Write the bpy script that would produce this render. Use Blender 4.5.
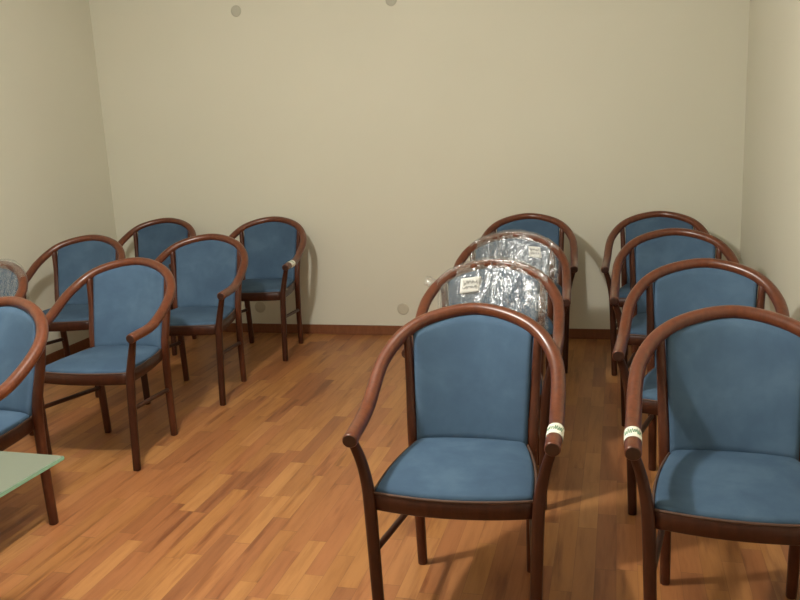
import bpy, bmesh, math, random
from mathutils import Vector, Matrix, noise

for o in list(bpy.data.objects):
    bpy.data.objects.remove(o)
S = bpy.context.scene
COL = S.collection
R = math.radians

# ------------------------------------------------------------------ camera, world, lights, exposure
YAW, PITCH, ROLL = R(15.08), R(11.977), R(-2.738)
cam_data = bpy.data.cameras.new('camera')
cam_data.sensor_fit = 'HORIZONTAL'
cam_data.sensor_width = 36
cam_data.lens = 829.65 / 800 * 36
cam_data.clip_start = .02
cam = bpy.data.objects.new('camera', cam_data)
COL.objects.link(cam)
rz = Matrix.Rotation(YAW, 3, 'Z')
fwd = rz @ Vector((0, math.cos(PITCH), -math.sin(PITCH)))
up0 = rz @ Vector((0, math.sin(PITCH), math.cos(PITCH)))
rt0 = rz @ Vector((1, 0, 0))
rt = rt0 * math.cos(ROLL) + up0 * math.sin(ROLL)
up = -rt0 * math.sin(ROLL) + up0 * math.cos(ROLL)
cam.matrix_world = Matrix(((rt.x, up.x, -fwd.x, 0), (rt.y, up.y, -fwd.y, 0), (rt.z, up.z, -fwd.z, 1.4304), (0, 0, 0, 1)))
S.camera = cam

w = bpy.data.worlds.new('world')
S.world = w
w.use_nodes = True
w.node_tree.nodes['Background'].inputs[0].default_value = (.8, .85, .9, 1)
w.node_tree.nodes['Background'].inputs[1].default_value = .05

def lamp(name, loc, power, colour, radius):
    l = bpy.data.lights.new(name, 'POINT')
    l.energy = power
    l.color = colour
    l.shadow_soft_size = radius
    o = bpy.data.objects.new(name, l)
    COL.objects.link(o)
    o.location = loc
    return o
lamp('room_lamp_light', (-1.44, 1.89, 2.36), 150, (1.0, .985, .92), .055)

S.view_settings.view_transform = 'Standard'
S.view_settings.look = 'None'
S.view_settings.gamma = 1
S.view_settings.use_curve_mapping = False
S.view_settings.exposure = 0.0

# ------------------------------------------------------------------ materials
def new_mat(name):
    m = bpy.data.materials.new(name)
    m.use_nodes = True
    nt = m.node_tree
    return m, nt, nt.nodes['Principled BSDF']

def node(nt, typ, **kw):
    n = nt.nodes.new(typ)
    for k, v in kw.items():
        setattr(n, k, v)
    return n

def math_node(nt, op, a, b=None):
    n = node(nt, 'ShaderNodeMath', operation=op)
    for i, v in enumerate((a, b)):
        if v is None:
            continue
        if isinstance(v, (int, float)):
            n.inputs[i].default_value = v
        else:
            nt.links.new(v, n.inputs[i])
    return n.outputs[0]

def ramp(nt, fac, stops):
    n = node(nt, 'ShaderNodeValToRGB')
    el = n.color_ramp.elements
    while len(el) < len(stops):
        el.new(.5)
    for e, (p, c) in zip(el, stops):
        e.position = p
        e.color = (*c, 1)
    nt.links.new(fac, n.inputs[0])
    return n.outputs[0]

def bump(nt, bsdf, height, strength, dist=.01):
    b = node(nt, 'ShaderNodeBump')
    b.inputs['Strength'].default_value = strength
    b.inputs['Distance'].default_value = dist
    nt.links.new(height, b.inputs['Height'])
    nt.links.new(b.outputs[0], bsdf.inputs['Normal'])

def noise_tex(nt, vec, scale, detail=4, rough=.55):
    n = node(nt, 'ShaderNodeTexNoise')
    n.inputs['Scale'].default_value = scale
    n.inputs['Detail'].default_value = detail
    n.inputs['Roughness'].default_value = rough
    if vec is not None:
        nt.links.new(vec, n.inputs['Vector'])
    return n.outputs['Fac']

def scaled(nt, vec, s):
    n = node(nt, 'ShaderNodeMapping')
    n.inputs['Scale'].default_value = s
    nt.links.new(vec, n.inputs['Vector'])
    return n.outputs[0]

def plain(name, colour, rough=.5, metal=0):
    m, nt, b = new_mat(name)
    b.inputs['Base Color'].default_value = (*colour, 1)
    b.inputs['Roughness'].default_value = rough
    b.inputs['Metallic'].default_value = metal
    return m

def wall_paint():
    m, nt, b = new_mat('cream_wall_paint')
    geo = node(nt, 'ShaderNodeNewGeometry').outputs['Position']
    c = ramp(nt, noise_tex(nt, geo, 1.3, 3), [(.3, (.695, .672, .550)), (.7, (.72, .697, .575))])
    nt.links.new(c, b.inputs['Base Color'])
    b.inputs['Roughness'].default_value = .75
    bump(nt, b, noise_tex(nt, geo, 160, 3), .08, .004)
    return m

def floor_wood():
    m, nt, b = new_mat('strip_parquet')
    geo = node(nt, 'ShaderNodeNewGeometry').outputs['Position']
    sep = node(nt, 'ShaderNodeSeparateXYZ')
    nt.links.new(geo, sep.inputs[0])
    W, L = .066, .42
    xi = math_node(nt, 'DIVIDE', sep.outputs[0], W)
    row = math_node(nt, 'FLOOR', xi)
    wn = node(nt, 'ShaderNodeTexWhiteNoise', noise_dimensions='1D')
    nt.links.new(row, wn.inputs['W'])
    yi = math_node(nt, 'ADD', math_node(nt, 'DIVIDE', sep.outputs[1], L), math_node(nt, 'MULTIPLY', wn.outputs['Value'], 7.3))
    # warp so that the strips vary in length
    yw = math_node(nt, 'ADD', yi, math_node(nt, 'MULTIPLY', math_node(nt, 'SINE', math_node(nt, 'MULTIPLY', yi, 2.3)), .22))
    seg = math_node(nt, 'FLOOR', yw)
    comb = node(nt, 'ShaderNodeCombineXYZ')
    nt.links.new(row, comb.inputs[0])
    nt.links.new(seg, comb.inputs[1])
    w2 = node(nt, 'ShaderNodeTexWhiteNoise', noise_dimensions='2D')
    nt.links.new(comb.outputs[0], w2.inputs['Vector'])
    base = ramp(nt, w2.outputs['Value'], [(0, (.262, .098, .034)), (.22, (.345, .132, .046)), (.40, (.335, .140, .043)), (.60, (.375, .160, .046)), (.82, (.420, .192, .062)), (1, (.365, .142, .050))])
    # grain: stretched along the strip, shifted per strip
    off = node(nt, 'ShaderNodeVectorMath', operation='ADD')
    sc = node(nt, 'ShaderNodeVectorMath', operation='SCALE')
    nt.links.new(w2.outputs['Color'], sc.inputs[0])
    sc.inputs['Scale'].default_value = 9
    nt.links.new(geo, off.inputs[0])
    nt.links.new(sc.outputs[0], off.inputs[1])
    g1 = noise_tex(nt, scaled(nt, off.outputs[0], (1, .10, 1)), 38, 5, .6)
    g2 = noise_tex(nt, scaled(nt, off.outputs[0], (1, .085, 1)), 21, 4, .55)
    gr = ramp(nt, g1, [(.3, (.80, .74, .68)), (.55, (1, 1, 1)), (.8, (1.08, 1.08, 1.06))])
    gs = ramp(nt, g2, [(.33, (.48, .36, .29)), (.395, (.80, .72, .67)), (.44, (1, 1, 1)), (1, (1.04, 1.04, 1.02))])
    mx = node(nt, 'ShaderNodeMix', data_type='RGBA', blend_type='MULTIPLY')
    mx.inputs['Factor'].default_value = 1
    nt.links.new(base, mx.inputs['A']); nt.links.new(gr, mx.inputs['B'])
    m2 = node(nt, 'ShaderNodeMix', data_type='RGBA', blend_type='MULTIPLY')
    m2.inputs['Factor'].default_value = .66
    nt.links.new(mx.outputs['Result'], m2.inputs['A']); nt.links.new(gs, m2.inputs['B'])
    # thin seams
    def seam(v, width):
        fr = math_node(nt, 'FRACT', v)
        d = math_node(nt, 'MINIMUM', fr, math_node(nt, 'SUBTRACT', 1.0, fr))
        return math_node(nt, 'LESS_THAN', d, width)
    sm = math_node(nt, 'MAXIMUM', seam(xi, .010), seam(yw, .0025))
    m3 = node(nt, 'ShaderNodeMix', data_type='RGBA')
    nt.links.new(math_node(nt, 'MULTIPLY', sm, .6), m3.inputs['Factor'])
    nt.links.new(m2.outputs['Result'], m3.inputs['A'])
    m3.inputs['B'].default_value = (.15, .06, .022, 1)
    nt.links.new(m3.outputs['Result'], b.inputs['Base Color'])
    b.inputs['Roughness'].default_value = .42
    b.inputs['Specular IOR Level'].default_value = .5
    bump(nt, b, g1, .03, .003)
    return m

def stained_wood(name, dark, light, rough=.32, coat=.25, spec=.45):
    m, nt, b = new_mat(name)
    tc = node(nt, 'ShaderNodeTexCoord').outputs['Object']
    n = noise_tex(nt, scaled(nt, tc, (9, 9, 2.2)), 6, 5, .6)
    nt.links.new(ramp(nt, n, [(.3, dark), (.7, light)]), b.inputs['Base Color'])
    b.inputs['Roughness'].default_value = rough
    b.inputs['Specular IOR Level'].default_value = spec
    b.inputs['Coat Weight'].default_value = coat
    b.inputs['Coat Roughness'].default_value = .18
    return m

def suede(name, k):
    m, nt, b = new_mat(name)
    tc = node(nt, 'ShaderNodeTexCoord').outputs['Object']
    oi = node(nt, 'ShaderNodeObjectInfo').outputs['Random']
    sh = math_node(nt, 'MULTIPLY', oi, 9.0)
    ad = node(nt, 'ShaderNodeVectorMath', operation='ADD')
    nt.links.new(tc, ad.inputs[0]); nt.links.new(sh, ad.inputs[1])
    # brushed nap: soft smears where hands went over it
    nz = node(nt, 'ShaderNodeTexNoise')
    nz.inputs['Scale'].default_value = 7
    nz.inputs['Detail'].default_value = 4
    nz.inputs['Roughness'].default_value = .6
    nz.inputs['Distortion'].default_value = .25
    nt.links.new(ad.outputs[0], nz.inputs['Vector'])
    c = ramp(nt, nz.outputs['Fac'], [(.36, (.060 * k, .104 * k, .168 * k)), (.5, (.068 * k, .118 * k, .186 * k)), (.66, (.083 * k, .139 * k, .211 * k))])
    nt.links.new(c, b.inputs['Base Color'])
    b.inputs['Roughness'].default_value = .9
    b.inputs['Specular IOR Level'].default_value = .12
    bump(nt, b, noise_tex(nt, tc, 420, 2), .12, .002)
    return m

def film():
    m, nt, b = new_mat('clear_stretch_film')
    nt.nodes.remove(b)
    out = nt.nodes['Material Output']
    tr = node(nt, 'ShaderNodeBsdfTransparent')
    tr.inputs[0].default_value = (.95, .96, .96, 1)
    gl = node(nt, 'ShaderNodeBsdfGlossy')
    gl.inputs['Roughness'].default_value = .11
    df = node(nt, 'ShaderNodeBsdfDiffuse')
    df.inputs[0].default_value = (.85, .86, .86, 1)
    tc = node(nt, 'ShaderNodeTexCoord').outputs['Object']
    # creases: ridged noise stretched along the pull of the film
    n = noise_tex(nt, scaled(nt, tc, (1, 1, .30)), 46, 3, .6)
    ridge = math_node(nt, 'ABSOLUTE', math_node(nt, 'SUBTRACT', n, .5))
    bp = node(nt, 'ShaderNodeBump')
    bp.inputs['Strength'].default_value = 1.0
    bp.inputs['Distance'].default_value = .010
    nt.links.new(noise_tex(nt, scaled(nt, tc, (1, 1, .40)), 52, 3, .55), bp.inputs['Height'])
    nt.links.new(bp.outputs[0], gl.inputs['Normal'])
    # gathered, milky folds along the ridges
    fold = ramp(nt, ridge, [(0, (.50, .50, .50)), (.008, (.22, .22, .22)), (.022, (.015, .015, .015))])
    patch = ramp(nt, noise_tex(nt, tc, 9, 2, .5), [(.40, (.25, .25, .25)), (.62, (1, 1, 1))])
    milky = math_node(nt, 'ADD', math_node(nt, 'MULTIPLY', fold, patch), .03)
    m1 = node(nt, 'ShaderNodeMixShader')
    nt.links.new(milky, m1.inputs[0])
    nt.links.new(tr.outputs[0], m1.inputs[1]); nt.links.new(df.outputs[0], m1.inputs[2])
    m2 = node(nt, 'ShaderNodeMixShader')
    m2.inputs[0].default_value = .18
    nt.links.new(m1.outputs[0], m2.inputs[1]); nt.links.new(gl.outputs[0], m2.inputs[2])
    nt.links.new(m2.outputs[0], out.inputs[0])
    return m

def frosted_glass(name, colour, trans):
    m, nt, b = new_mat(name)
    b.inputs['Base Color'].default_value = (*colour, 1)
    b.inputs['Roughness'].default_value = .35
    b.inputs['Transmission Weight'].default_value = trans
    b.inputs['IOR'].default_value = 1.3
    return m

WALL = wall_paint()
FLOOR = floor_wood()
CEIL = plain('white_ceiling_paint', (.80, .78, .72), .8)
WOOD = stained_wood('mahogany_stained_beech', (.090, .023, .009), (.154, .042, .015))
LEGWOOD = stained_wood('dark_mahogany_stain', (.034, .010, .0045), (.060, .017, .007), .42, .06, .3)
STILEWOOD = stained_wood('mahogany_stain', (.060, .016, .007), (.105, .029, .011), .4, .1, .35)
BASEB = stained_wood('brown_skirting', (.18, .060, .022), (.24, .085, .032), .5)
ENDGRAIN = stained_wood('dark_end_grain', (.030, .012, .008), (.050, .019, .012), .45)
SUEDE = suede('blue_suede', 1.0)
DIMSUEDE = suede('blue_suede_dimmed', .84)  # same suede as the backs, colour darkened to offset lamp light on seats
PIPING = plain('brown_piping', (.075, .036, .022), .7)
FILM = film()
TAPE = plain('white_paper_tape', (.78, .77, .66), .7)
PAPER = plain('white_paper', (.74, .74, .70), .75)
INK = plain('dark_green_ink', (.07, .24, .13), .6)
GREYINK = plain('grey_ink', (.20, .20, .20), .6)
COVER = plain('grey_cover_plate', (.50, .485, .39), .6)
PALECOVER = plain('pale_grey_cover_plate', (.54, .50, .39), .6)
GLASS = frosted_glass('frosted_green_glass', (.190, .212, .160), .25)
GLASSEDGE = frosted_glass('polished_green_glass_edge', (.45, .86, .66), .3)
STEEL = plain('brushed_steel', (.5, .5, .5), .3, 1)

# ------------------------------------------------------------------ helpers
def link(name, bm, mat, parent=None, smooth=True):
    bmesh.ops.recalc_face_normals(bm, faces=bm.faces[:])
    me = bpy.data.meshes.new(name)
    bm.to_mesh(me)
    bm.free()
    me.materials.append(mat)
    if smooth:
        for p in me.polygons:
            p.use_smooth = True
    o = bpy.data.objects.new(name, me)
    COL.objects.link(o)
    o.parent = parent
    return o

def catmull(P, n):
    P = [Vector(p) for p in P]
    P = [2 * P[0] - P[1]] + P + [2 * P[-1] - P[-2]]
    out = []
    for i in range(1, len(P) - 2):
        a, b, c, e = P[i - 1:i + 3]
        for k in range(n):
            t = k / n
            out.append(.5 * ((2 * b) + (c - a) * t + (2 * a - 5 * b + 4 * c - e) * t * t + (3 * b - a - 3 * c + e) * t ** 3))
    out.append(P[-2])
    return out

def round_cap(bm, ring, p0, p1):
    n = (p0 - p1).normalized()
    prev, seg = ring, len(ring)
    for f, d in ((.985, .0020), (.94, .0042), (.86, .0055), (.72, .0058)):
        cur = [bm.verts.new(p0 + (v.co - p0) * f + n * d) for v in ring]
        for k in range(seg):
            bm.faces.new((prev[k], prev[(k + 1) % seg], cur[(k + 1) % seg], cur[k]))
        prev = cur
    bm.faces.new(prev)

def sweep(bm, path, rads, seg=14, ref=Vector((0, 0, 1)), power=2.0, closed=False, caps=True, round_ends=0):
    """sweep a superellipse section (rads = list of (side, up) half sizes) along a path"""
    n = len(path)
    rings = []
    for i, p in enumerate(path):
        if closed:
            t = path[(i + 1) % n] - path[i - 1]
        else:
            t = path[min(i + 1, n - 1)] - path[max(i - 1, 0)]
        t = t.normalized()
        side = t.cross(ref)
        side.normalize()
        upv = side.cross(t)
        rs, ru = rads[i] if isinstance(rads, list) else rads
        ring = []
        for k in range(seg):
            a = 2 * math.pi * k / seg
            ca, sa = math.cos(a), math.sin(a)
            x = math.copysign(abs(ca) ** (2 / power), ca) * rs
            y = math.copysign(abs(sa) ** (2 / power), sa) * ru
            ring.append(bm.verts.new(p + side * x + upv * y))
        rings.append(ring)
    m = n if closed else n - 1
    for i in range(m):
        A, B = rings[i], rings[(i + 1) % n]
        for k in range(seg):
            bm.faces.new((A[k], A[(k + 1) % seg], B[(k + 1) % seg], B[k]))
    if caps and not closed:
        for ring, p0, p1 in ((rings[0], path[0], path[1]), (rings[-1], path[-1], path[-2])):
            # small bevelled cap
            d = (p0 - p1).normalized() * .003
            inner = [bm.verts.new(p0 + (v.co - p0) * .86 + d) for v in ring]
            for k in range(seg):
                bm.faces.new((ring[k], ring[(k + 1) % seg], inner[(k + 1) % seg], inner[k]))
            bm.faces.new(inner)
    return rings

def box(bm, a, b, bevel=0):
    r = bmesh.ops.create_cube(bm, size=1)
    for v in r['verts']:
        v.co = Vector([(a[i] + b[i]) / 2 + v.co[i] * (b[i] - a[i]) for i in range(3)])
    if bevel:
        es = list({e for v in r['verts'] for e in v.link_edges})
        bmesh.ops.bevel(bm, geom=es, offset=bevel, segments=2, affect='EDGES')

def structure(name, a, b, mat, bevel=0):
    bm = bmesh.new()
    box(bm, a, b, bevel)
    o = link(name, bm, mat, smooth=False)
    o['kind'] = 'structure'
    return o

def thing(o, label, cat, group=None):
    o['label'] = label
    o['category'] = cat
    if group:
        o['group'] = group

# ------------------------------------------------------------------ the room
XL, XR, YB, YF, H = -3.598, .7186, 5.3805, -1.75, 2.75
T = .12
structure('floor', (XL - T, YF - T, -.1), (XR + T, YB + T, 0), FLOOR)
structure('ceiling', (XL - T, YF - T, H), (XR + T, YB + T, H + .1), CEIL)
structure('wall_back', (XL - T, YB, 0), (XR + T, YB + T, H), WALL)
structure('wall_left', (XL - T, YF, 0), (XL, YB, H), WALL)
structure('wall_right', (XR, YF, 0), (XR + T, YB, H), WALL)
structure('wall_front', (XL - T, YF - T, 0), (XR + T, YF, H), WALL)
structure('baseboard_back', (XL, YB - .012, 0), (XR, YB, .067), BASEB, .003)
structure('baseboard_left', (XL, YF, 0), (XL + .012, YB - .012, .067), BASEB, .003)
structure('baseboard_right', (XR - .012, YF, 0), (XR, YB - .012, .067), BASEB, .003)

def wall_cover(x, z, r, label):
    bm = bmesh.new()
    prof = [(0, .0065), (r * .55, .0062), (r * .88, .0048), (r * .97, .003), (r, 0)]
    rings = []
    for rr, d in prof[1:]:
        rings.append([bm.verts.new((rr * math.cos(a * math.pi / 18), -d, rr * math.sin(a * math.pi / 18))) for a in range(36)])
    c = bm.verts.new((0, -prof[0][1], 0))
    for k in range(36):
        bm.faces.new((c, rings[0][k], rings[0][(k + 1) % 36]))
        for A, B in zip(rings[:-1], rings[1:]):
            bm.faces.new((A[k], A[(k + 1) % 36], B[(k + 1) % 36], B[k]))
    bm.faces.new(rings[-1])
    o = link('wall_cover_plate', bm, COVER if z > 1 else PALECOVER)
    o.location = (x, YB, z)
    thing(o, label, 'cover plate', 'round covers on the back wall')
    return o
wall_cover(-2.489, 2.219, .037, 'round grey cover plate high on the back wall, nearer the left corner')
wall_cover(-1.414, 2.203, .037, 'round grey cover plate cut by the top edge, high on the back wall')
wall_cover(-1.431, .185, .041, 'round pale grey cover plate low on the wall left of the wrapped chairs')
wall_cover(-2.495, .188, .041, 'round grey cover plate low on the wall behind the taped left-side chair legs')

# ------------------------------------------------------------------ the armchair
HALF = [(0, .3268, .8345), (.1723, .2617, .8025), (.2610, .1502, .7220), (.2739, -.0479, .6208), (.2697, -.2472, .6000)]
HOOP = catmull([(-x, y, z) for x, y, z in HALF[:0:-1]] + HALF, 12)
RH = (.0215, .0205)
HALFPATH = HOOP[len(HOOP) // 2:]

def hoop_at(x):
    """point of the bent rail at a sideways distance x in its back part"""
    s = -1 if x < 0 else 1
    x = min(abs(x), .262)
    for a, b in zip(HALFPATH, HALFPATH[1:]):
        if a.x <= x <= b.x:
            t = (x - a.x) / (b.x - a.x)
            p = a.lerp(b, t)
            return Vector((s * p.x, p.y, p.z))
    return HALFPATH[0].copy()

def panel_mid(u, v):
    """middle surface of the upholstered back, u -1..1 across, v 0..1 up"""
    wb, wt = .174, .191
    hw = wb + (wt - wb) * v
    x = u * hw
    h = hoop_at(u * wt)
    zt = h.z - .008
    zb = .430
    y0 = .158 + .028 * (1 - u * u)
    y1 = h.y - .002
    z = zb + (zt - zb) * v
    y = y0 + (y1 - y0) * (v ** 1.15)
    return Vector((x, y, z))

def backrest_bm():
    bm = bmesh.new()
    NU, NV = 20, 22
    def grid(sign, th):
        g = []
        for j in range(NV + 1):
            row = []
            for i in range(NU + 1):
                u = -1 + 2 * i / NU
                v = j / NV
                # crowd rows toward the rim for a rounded edge
                u = math.copysign(1 - (1 - abs(u)) ** 1.5, u) if u else 0
                e = min(1, (1 - abs(u)) / .09)
                f = min(1, min(v, 1 - v) / .07)
                prof = math.sqrt(max(0, 1 - (1 - e) ** 2)) * math.sqrt(max(0, 1 - (1 - f) ** 2))
                p = panel_mid(u, v)
                bulge = th * (.004 + .75 * prof + .25 * (1 - u * u) * math.sin(math.pi * v))
                row.append(bm.verts.new(p + Vector((0, sign * bulge, sign * -.25 * bulge))))
            g.append(row)
        return g
    A, B = grid(-1, .024), grid(1, .016)
    for g in (A, B):
        for j in range(NV):
            for i in range(NU):
                bm.faces.new((g[j][i], g[j][i + 1], g[j + 1][i + 1], g[j + 1][i]))
    rim = [(0, i) for i in range(NU)] + [(j, NU) for j in range(NV)] + [(NV, i) for i in range(NU, 0, -1)] + [(j, 0) for j in range(NV, 0, -1)]
    for a, b in zip(rim, rim[1:] + rim[:1]):
        bm.faces.new((A[a[0]][a[1]], A[b[0]][b[1]], B[b[0]][b[1]], B[a[0]][a[1]]))
    return bm

def seat_outline(inset=0.0, n=14):
    """closed plan outline of the seat, starting at front left"""
    pts = []
    yf, yb = -.222, .172
    def hw(s):
        return .219 * (1 - .225 * s ** 2.3) - inset
    for i in range(n):                                   # front, bowed forward
        t = -1 + 2 * i / n
        pts.append(Vector((t * hw(0), yf - .030 * (1 - t * t) + inset, 0)))
    for i in range(n):                                   # right side
        s = i / n
        pts.append(Vector((hw(s), yf + inset + (yb - yf - 2 * inset) * s, 0)))
    for i in range(n):                                   # rear
        t = 1 - 2 * i / n
        pts.append(Vector((t * hw(1), yb - inset + .012 * (1 - t * t), 0)))
    for i in range(n):
        s = 1 - i / n
        pts.append(Vector((-hw(s), yf + inset + (yb - yf - 2 * inset) * s, 0)))
    return pts

def seat_bm():
    bm = bmesh.new()
    out = seat_outline(.004)
    c = Vector((0, -.03, 0))
    prof = [(1.0, .436), (1.0, .443), (.985, .4505), (.955, .454), (.88, .4575), (.74, .461), (.55, .4635), (.33, .465), (.14, .4655)]
    rings = []
    for r, z in prof:
        rings.append([bm.verts.new((c.x + (p.x - c.x) * r, c.y + (p.y - c.y) * r, z)) for p in out])
    n = len(out)
    for A, B in zip(rings, rings[1:]):
        for k in range(n):
            bm.faces.new((A[k], A[(k + 1) % n], B[(k + 1) % n], B[k]))
    bm.faces.new(rings[-1])
    bm.faces.new(rings[0])
    return bm

def piping_bm():
    bm = bmesh.new()
    sweep(bm, [Vector((p.x, p.y, .4405)) for p in seat_outline(-.001)], (.0042, .0042), 8, closed=True)
    return bm

def seat_frame_bm():
    bm = bmesh.new()
    zt, zb = .4385, .390
    o, i_ = seat_outline(-.004), seat_outline(.018)
    n = len(o)
    rows = [(o, zb + .003), (o, zt - .003), ([a.lerp(b, .12) for a, b in zip(o, i_)], zt), (i_, zt), (i_, zb), ([a.lerp(b, .12) for a, b in zip(o, i_)], zb)]
    R_ = [[bm.verts.new((p.x, p.y, z)) for p in pts] for pts, z in rows]
    for q in range(len(R_)):
        A, B = R_[q], R_[(q + 1) % len(R_)]
        for k in range(n):
            bm.faces.new((A[k], A[(k + 1) % n], B[(k + 1) % n], B[k]))
    return bm

def front_leg_bm(s):
    bm = bmesh.new()
    ctl = [(.217, -.231, .0031), (.2230, -.229, .20), (.2300, -.224, .40), (.2375, -.219, .47), (.2500, -.219, .53), (.2630, -.226, .575), (.2680, -.230, .594)]
    p = catmull([(s * x, y, z) for x, y, z in ctl], 5)
    rad = []
    for q in p:
        z = q.z
        if z < .42:
            r = .0160 + .0015 * z / .42
        else:
            r = .0175 - .0045 * (z - .42) / .18
        rad.append((r, r * 1.02))
    sweep(bm, p, rad, 14, Vector((0, 1, 0)), 2.7)
    return bm

def rear_leg_bm(s):
    bm = bmesh.new()
    h = hoop_at(.206)
    ctl = [(.179, .187, .0031), (.181, .178, .20), (.187, .172, .40), (.191, .180, .50), (.198, .213, .63), (.206, h.y - .004, h.z - .012)]
    p = catmull([(s * x, y, z) for x, y, z in ctl], 5)
    rad = [(.0155 + .002 * min(1, q.z / .4) - (.005 * max(0, (q.z - .45) / .35)), .0165 + .002 * min(1, q.z / .4)) for q in p]
    sweep(bm, p, rad, 14, Vector((0, 1, 0)), 2.7)
    return bm

def stretcher_bm(s):
    bm = bmesh.new()
    p = catmull([(s * .2175, -.224, .274), (s * .199, -.02, .256), (s * .183, .170, .238)], 6)
    sweep(bm, p, (.0095, .0105), 12)
    return bm

def hoop_bm():
    bm = bmesh.new()
    rings = sweep(bm, HOOP, RH, 22, power=2.15, caps=False)
    round_cap(bm, rings[0], HOOP[0], HOOP[1])
    round_cap(bm, rings[-1], HOOP[-1], HOOP[-2])
    for f in bm.faces:
        if len(f.verts) > 4 or any((f.calc_center_median() - e).length < .0185 and abs((f.calc_center_median() - e).dot((e - q).normalized())) > .004
                                   for e, q in ((HOOP[0], HOOP[1]), (HOOP[-1], HOOP[-2]))):
            f.material_index = 1
    return bm

def tape_path(s):
    """about three centimetres of the rail, a little behind the arm end"""
    end, prev = HALFPATH[-1], HALFPATH[-6]
    acc, pts = 0, []
    fine = []
    for a, b in zip(HALFPATH[::-1], HALFPATH[::-1][1:]):
        for k in range(6):
            fine.append(a.lerp(b, k / 6))
    for a, b in zip(fine, fine[1:]):
        acc += (b - a).length
        if .052 < acc < .118:
            pts.append(Vector((s * b.x, b.y, b.z)))
    return pts

def scribble(bm, origin, ex, ey, nrm, width, height, seed, r=.0007):
    rnd = random.Random(seed)
    n = 22
    pts = []
    for i in range(n):
        t = i / (n - 1)
        yy = math.sin(t * 27 + seed) * .35 + rnd.uniform(-.18, .18)
        xx = t - .5 + .04 * math.cos(t * 19 + seed)
        pts.append(origin + ex * (xx * width) + ey * (yy * height))
    sweep(bm, catmull(pts, 3), (r, r), 5, nrm)

armchair = bpy.data.objects.new('armchair', None)
COL.objects.link(armchair)
armchair.empty_display_size = .2
PARTS = []
PARTS.append(link('bent_arm_rail', hoop_bm(), WOOD, armchair))
PARTS[0].data.materials.append(ENDGRAIN)
PARTS.append(link('backrest', backrest_bm(), SUEDE, armchair))
seat0 = link('seat', seat_bm(), DIMSUEDE, armchair)
PARTS.append(seat0)
pip0 = link('piping', piping_bm(), PIPING, seat0)
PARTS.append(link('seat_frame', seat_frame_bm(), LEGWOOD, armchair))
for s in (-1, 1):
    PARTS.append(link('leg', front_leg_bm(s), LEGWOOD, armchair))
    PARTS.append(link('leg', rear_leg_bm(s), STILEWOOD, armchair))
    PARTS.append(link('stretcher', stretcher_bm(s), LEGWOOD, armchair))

def copy_chair():
    r = armchair.copy()
    COL.objects.link(r)
    for p in PARTS:
        c = p.copy()
        COL.objects.link(c)
        c.parent = r
        if p is seat0:
            g = pip0.copy()
            COL.objects.link(g)
            g.parent = c
    return r

def add_tape(chair, s, seed):
    path = tape_path(s)
    bm = bmesh.new()
    sweep(bm, path, (RH[0] + .0013, RH[1] + .0013), 24, power=2.1, caps=False)
    t = link('paper_tape', bm, TAPE, chair)
    t['label'] = 'white paper tape around the arm'
    mid = path[len(path) // 2]
    d = (path[0] - path[-1]).normalized()
    side = Vector((1, 0, 0))
    upv = Vector((0, 0, 1))
    bm = bmesh.new()
    rnd = random.Random(seed)
    pts = []
    n = 26
    for i in range(n):                                   # writing that follows the curve of the tape
        a = R(150 - 120 * i / (n - 1))
        lx = math.sin(i * 2.1 + seed) * .013 + rnd.uniform(-.006, .006)
        c = mid + d * lx
        pts.append(c + side * math.cos(a) * (RH[0] + .0018) + upv * math.sin(a) * (RH[1] + .0018))
    sweep(bm, catmull(pts, 3), (.0008, .0008), 5, Vector((0, 1, 0)))
    h = link('handwriting', bm, INK, t)
    h['label'] = 'green handwriting'

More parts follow.
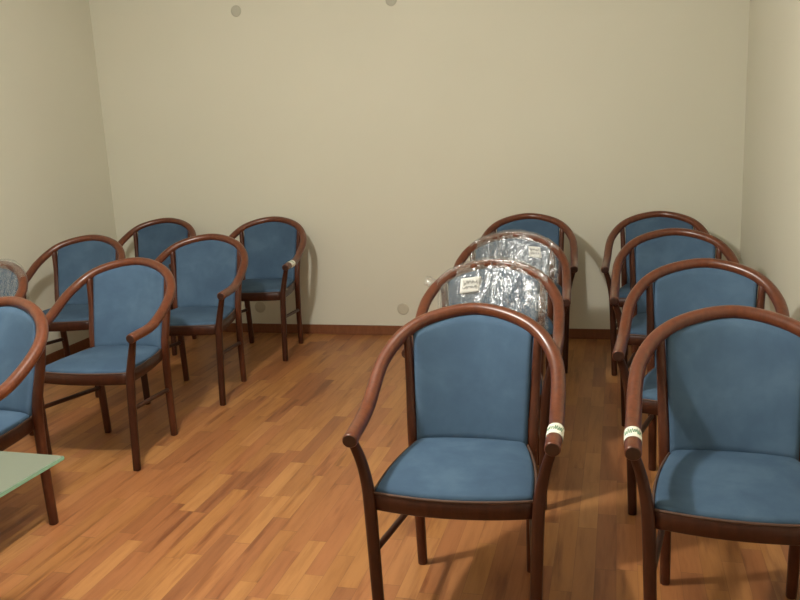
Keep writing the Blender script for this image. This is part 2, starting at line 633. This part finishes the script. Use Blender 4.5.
def add_wrap(chair, seed, umin, umax, tail, zbot):
    """clear film wound round the top of the back, crinkled, open at the bottom"""
    rnd = random.Random(seed)
    bm = bmesh.new()
    NU, NV = 84, 64
    grid = []
    for i in range(NU + 1):
        x = umin + (umax - umin) * i / NU
        h = hoop_at(x)
        ub = max(-1, min(1, x / .19))
        low = panel_mid(ub, .25)
        zb = zbot + .02 * noise.noise(Vector((x * 16, seed, 0)))
        tz = (zb - .43) / (h.z - .438)
        yb = panel_mid(ub, max(0, min(1, tz))).y
        ctl = [Vector((x, yb - .036, zb)), Vector((x, (yb + h.y) / 2 - .036, (zb + h.z) / 2)), Vector((x, h.y - .027, h.z - .014)),
               Vector((x, h.y - .017, h.z + .017)), Vector((x, h.y + .003, h.z + .0235)), Vector((x, h.y + .024, h.z + .010)),
               Vector((x, (yb + h.y) / 2 + .030, (zb + h.z) / 2)), Vector((x, yb + .030, zb))]
        path = catmull(ctl, 12)
        row = []
        for j in range(NV + 1):
            q = j / NV * (len(path) - 1)
            k = min(int(q), len(path) - 2)
            p = path[k].lerp(path[k + 1], q - k)
            d = path[k + 1] - path[k]
            nrm = Vector((0, d.z, -d.y)).normalized() * -1
            f = Vector((p.x * 30, p.y * 16 + seed * 7, p.z * 13))
            a = .0075 * noise.noise(f) + .0045 * abs(noise.noise(f * 2.7)) + .002 * noise.noise(f * 6.1)
            near = max(0, 1 - abs(j / NV - .55) / .22)          # tight over the rail, loose below
            a = a * (1 - .85 * near) + .0046 * near
            row.append(bm.verts.new(p + nrm * a))
        grid.append(row)
    for i in range(NU):
        for j in range(NV):
            bm.faces.new((grid[i][j], grid[i + 1][j], grid[i + 1][j + 1], grid[i][j + 1]))
    if tail:
        # a loose gathered end of film beside the left shoulder
        h = hoop_at(umin)
        rows = []
        for i in range(11):
            t = i / 10
            rr = .030 - .012 * math.sin(math.pi * min(1, t * 1.6)) + .012 * t
            c = h + Vector((-.055 * t, .01 * t, .018 * t - .004))
            ring = []
            for k in range(20):
                a = 2 * math.pi * k / 20
                q = Vector((0, math.cos(a) * rr, math.sin(a) * rr * (.9 - .45 * t)))
                q += Vector((1, 1, 1)) * .006 * noise.noise(Vector((t * 6, math.cos(a) * 2, math.sin(a) * 2 + seed)))
                ring.append(bm.verts.new(c + q))
            rows.append(ring)
        for A, B in zip(rows, rows[1:]):
            for k in range(20):
                bm.faces.new((A[k], A[(k + 1) % 20], B[(k + 1) % 20], B[k]))
    o = link('plastic_wrap', bm, FILM, chair, smooth=False)
    for p in o.data.polygons:
        p.use_smooth = True
    o['label'] = 'crinkled clear plastic film'
    return o

def add_paper(chair, u, v, wd, ht, tilt, seed):
    p = panel_mid(u, v)
    ex = (panel_mid(u + .02, v) - p).normalized()
    ey = (panel_mid(u, v + .02) - panel_mid(u, v - .02)).normalized()
    nr = ex.cross(ey).normalized()
    if nr.y > 0:
        nr = -nr
    e1 = ex * math.cos(tilt) + ey * math.sin(tilt)
    e2 = -ex * math.sin(tilt) + ey * math.cos(tilt)
    c = p + nr * .0275
    bm = bmesh.new()
    N = 6
    def sheet(off):
        return [[bm.verts.new(c + nr * (off + .0015 * math.sin(3 * i / N + j)) + e1 * wd * (i / N - .5) + e2 * ht * (j / N - .5)) for j in range(N + 1)] for i in range(N + 1)]
    g, k = sheet(.0006), sheet(0)
    for q in (g, k):
        for i in range(N):
            for j in range(N):
                bm.faces.new((q[i][j], q[i + 1][j], q[i + 1][j + 1], q[i][j + 1]))
    rim = [(i, 0) for i in range(N)] + [(N, j) for j in range(N)] + [(i, N) for i in range(N, 0, -1)] + [(0, j) for j in range(N, 0, -1)]
    for a, b in zip(rim, rim[1:] + rim[:1]):
        bm.faces.new((g[a[0]][a[1]], g[b[0]][b[1]], k[b[0]][b[1]], k[a[0]][a[1]]))
    o = link('paper_label', bm, PAPER, chair)
    o['label'] = 'white paper label under the film'
    bm = bmesh.new()
    for q, off in enumerate((.2, -.12)):
        scribble(bm, c + e2 * ht * off + nr * .0028, e1, e2, nr, wd * .68, ht * .22, seed + q, .0009)
    h = link('handwriting', bm, GREYINK, o)
    h['label'] = 'grey handwriting'

GROUP = 'blue suede armchairs set out in rows'
CH = {}
spots = [
    # key, x, y, turn, label
    ('M1', -.437, 2.259, 1.8, 'blue suede armchair with white tape on one arm, in front of the film-wrapped chairs'),
    ('M2', -.493, 3.117, 2.1, 'film-wrapped blue armchair directly behind the middle front chair, paper label at its upper left'),
    ('M3', -.515, 3.984, 3.5, 'film-wrapped blue armchair with paper label at its upper right, third in the middle row'),
    ('M4', -.522, 4.829, 3.5, 'unwrapped blue armchair against the back wall behind the two film-wrapped ones'),
    ('R1', .318, 2.257, -2.3, 'large blue armchair at the right edge with white tape on its left arm end'),
    ('R2', .297, 3.112, -6.4, 'blue armchair second from the front in the row along the right wall'),
    ('R3', .260, 4.030, -2.0, 'blue armchair third from the front in the row along the right wall'),
    ('R4', .212, 4.815, -3.3, 'blue armchair at the back wall, last in the row along the right wall'),
    ('A', -2.263, 2.301, -2.1, 'blue armchair cut by the left edge, directly behind the frosted glass table'),
    ('B', -3.010, 3.135, -4, 'film-wrapped blue armchair at the left edge, only its rounded rail showing'),
    ('D', -2.260, 3.213, 2.2, 'whole blue armchair with bare arms, nearest of those fully seen at left'),
    ('F', -2.281, 4.061, 4.4, 'blue armchair with bare arms between the large left chair and the taped back-wall chair'),
    ('G', -2.259, 4.916, 2.3, 'blue armchair against the back wall with small white tape on its arm'),
    ('C', -3.083, 4.093, 7.2, 'blue armchair beside the left wall, behind the large left chair and its arm'),
    ('E', -3.083, 4.963, 5.1, 'blue armchair in the far left corner of the room'),
]
for i, (k, x, y, a, label) in enumerate(spots):
    c = copy_chair() if i else armchair
    CH[k] = (c, x, y, a, label)
for k, (c, x, y, a, label) in CH.items():
    c.location = (x, y, 0)
    c.rotation_euler = (0, 0, R(a))
    thing(c, label, 'armchair', GROUP)

add_tape(CH['M1'][0], 1, 3)
add_tape(CH['R1'][0], -1, 5)
add_tape(CH['G'][0], 1, 8)
add_paper(CH['M2'][0], -.56, .83, .088, .064, R(-6), 2)
add_paper(CH['M3'][0], .66, .84, .072, .055, R(8), 6)
add_wrap(CH['M2'][0], 1, -.225, .225, True, .575)
add_wrap(CH['M3'][0], 2, -.215, .235, False, .60)
add_wrap(CH['B'][0], 3, -.225, .225, False, .58)

# ------------------------------------------------------------------ frosted glass table
table = bpy.data.objects.new('glass_table', None)
COL.objects.link(table)
TX, TY, TZ, TW, TD = -1.584, 1.980, .52, 1.0, .56
table.location = (TX - TW / 2, TY - TD / 2, 0)
table.rotation_euler = (0, 0, R(-1.5))
bm = bmesh.new()
box(bm, (-TW / 2, -TD / 2, TZ - .012), (TW / 2, TD / 2, TZ), .002)
top = link('tabletop', bm, GLASS, table, smooth=False)
top['label'] = 'frosted glass tabletop'
top.data.materials.append(GLASSEDGE)
for p in top.data.polygons:
    if abs(p.normal.z) < .9:
        p.material_index = 1
for sx in (-1, 1):
    for sy in (-1, 1):
        bm = bmesh.new()
        px, py = sx * (TW / 2 - .24), sy * (TD / 2 - .16)
        sweep(bm, [Vector((px, py, .0031 + (TZ - .0165 - .0031) * i / 6)) for i in range(7)], (.016, .016), 16, Vector((0, 1, 0)))
        link('leg', bm, STEEL, table)
thing(table, 'frosted green glass table whose corner shows at the lower left', 'table')
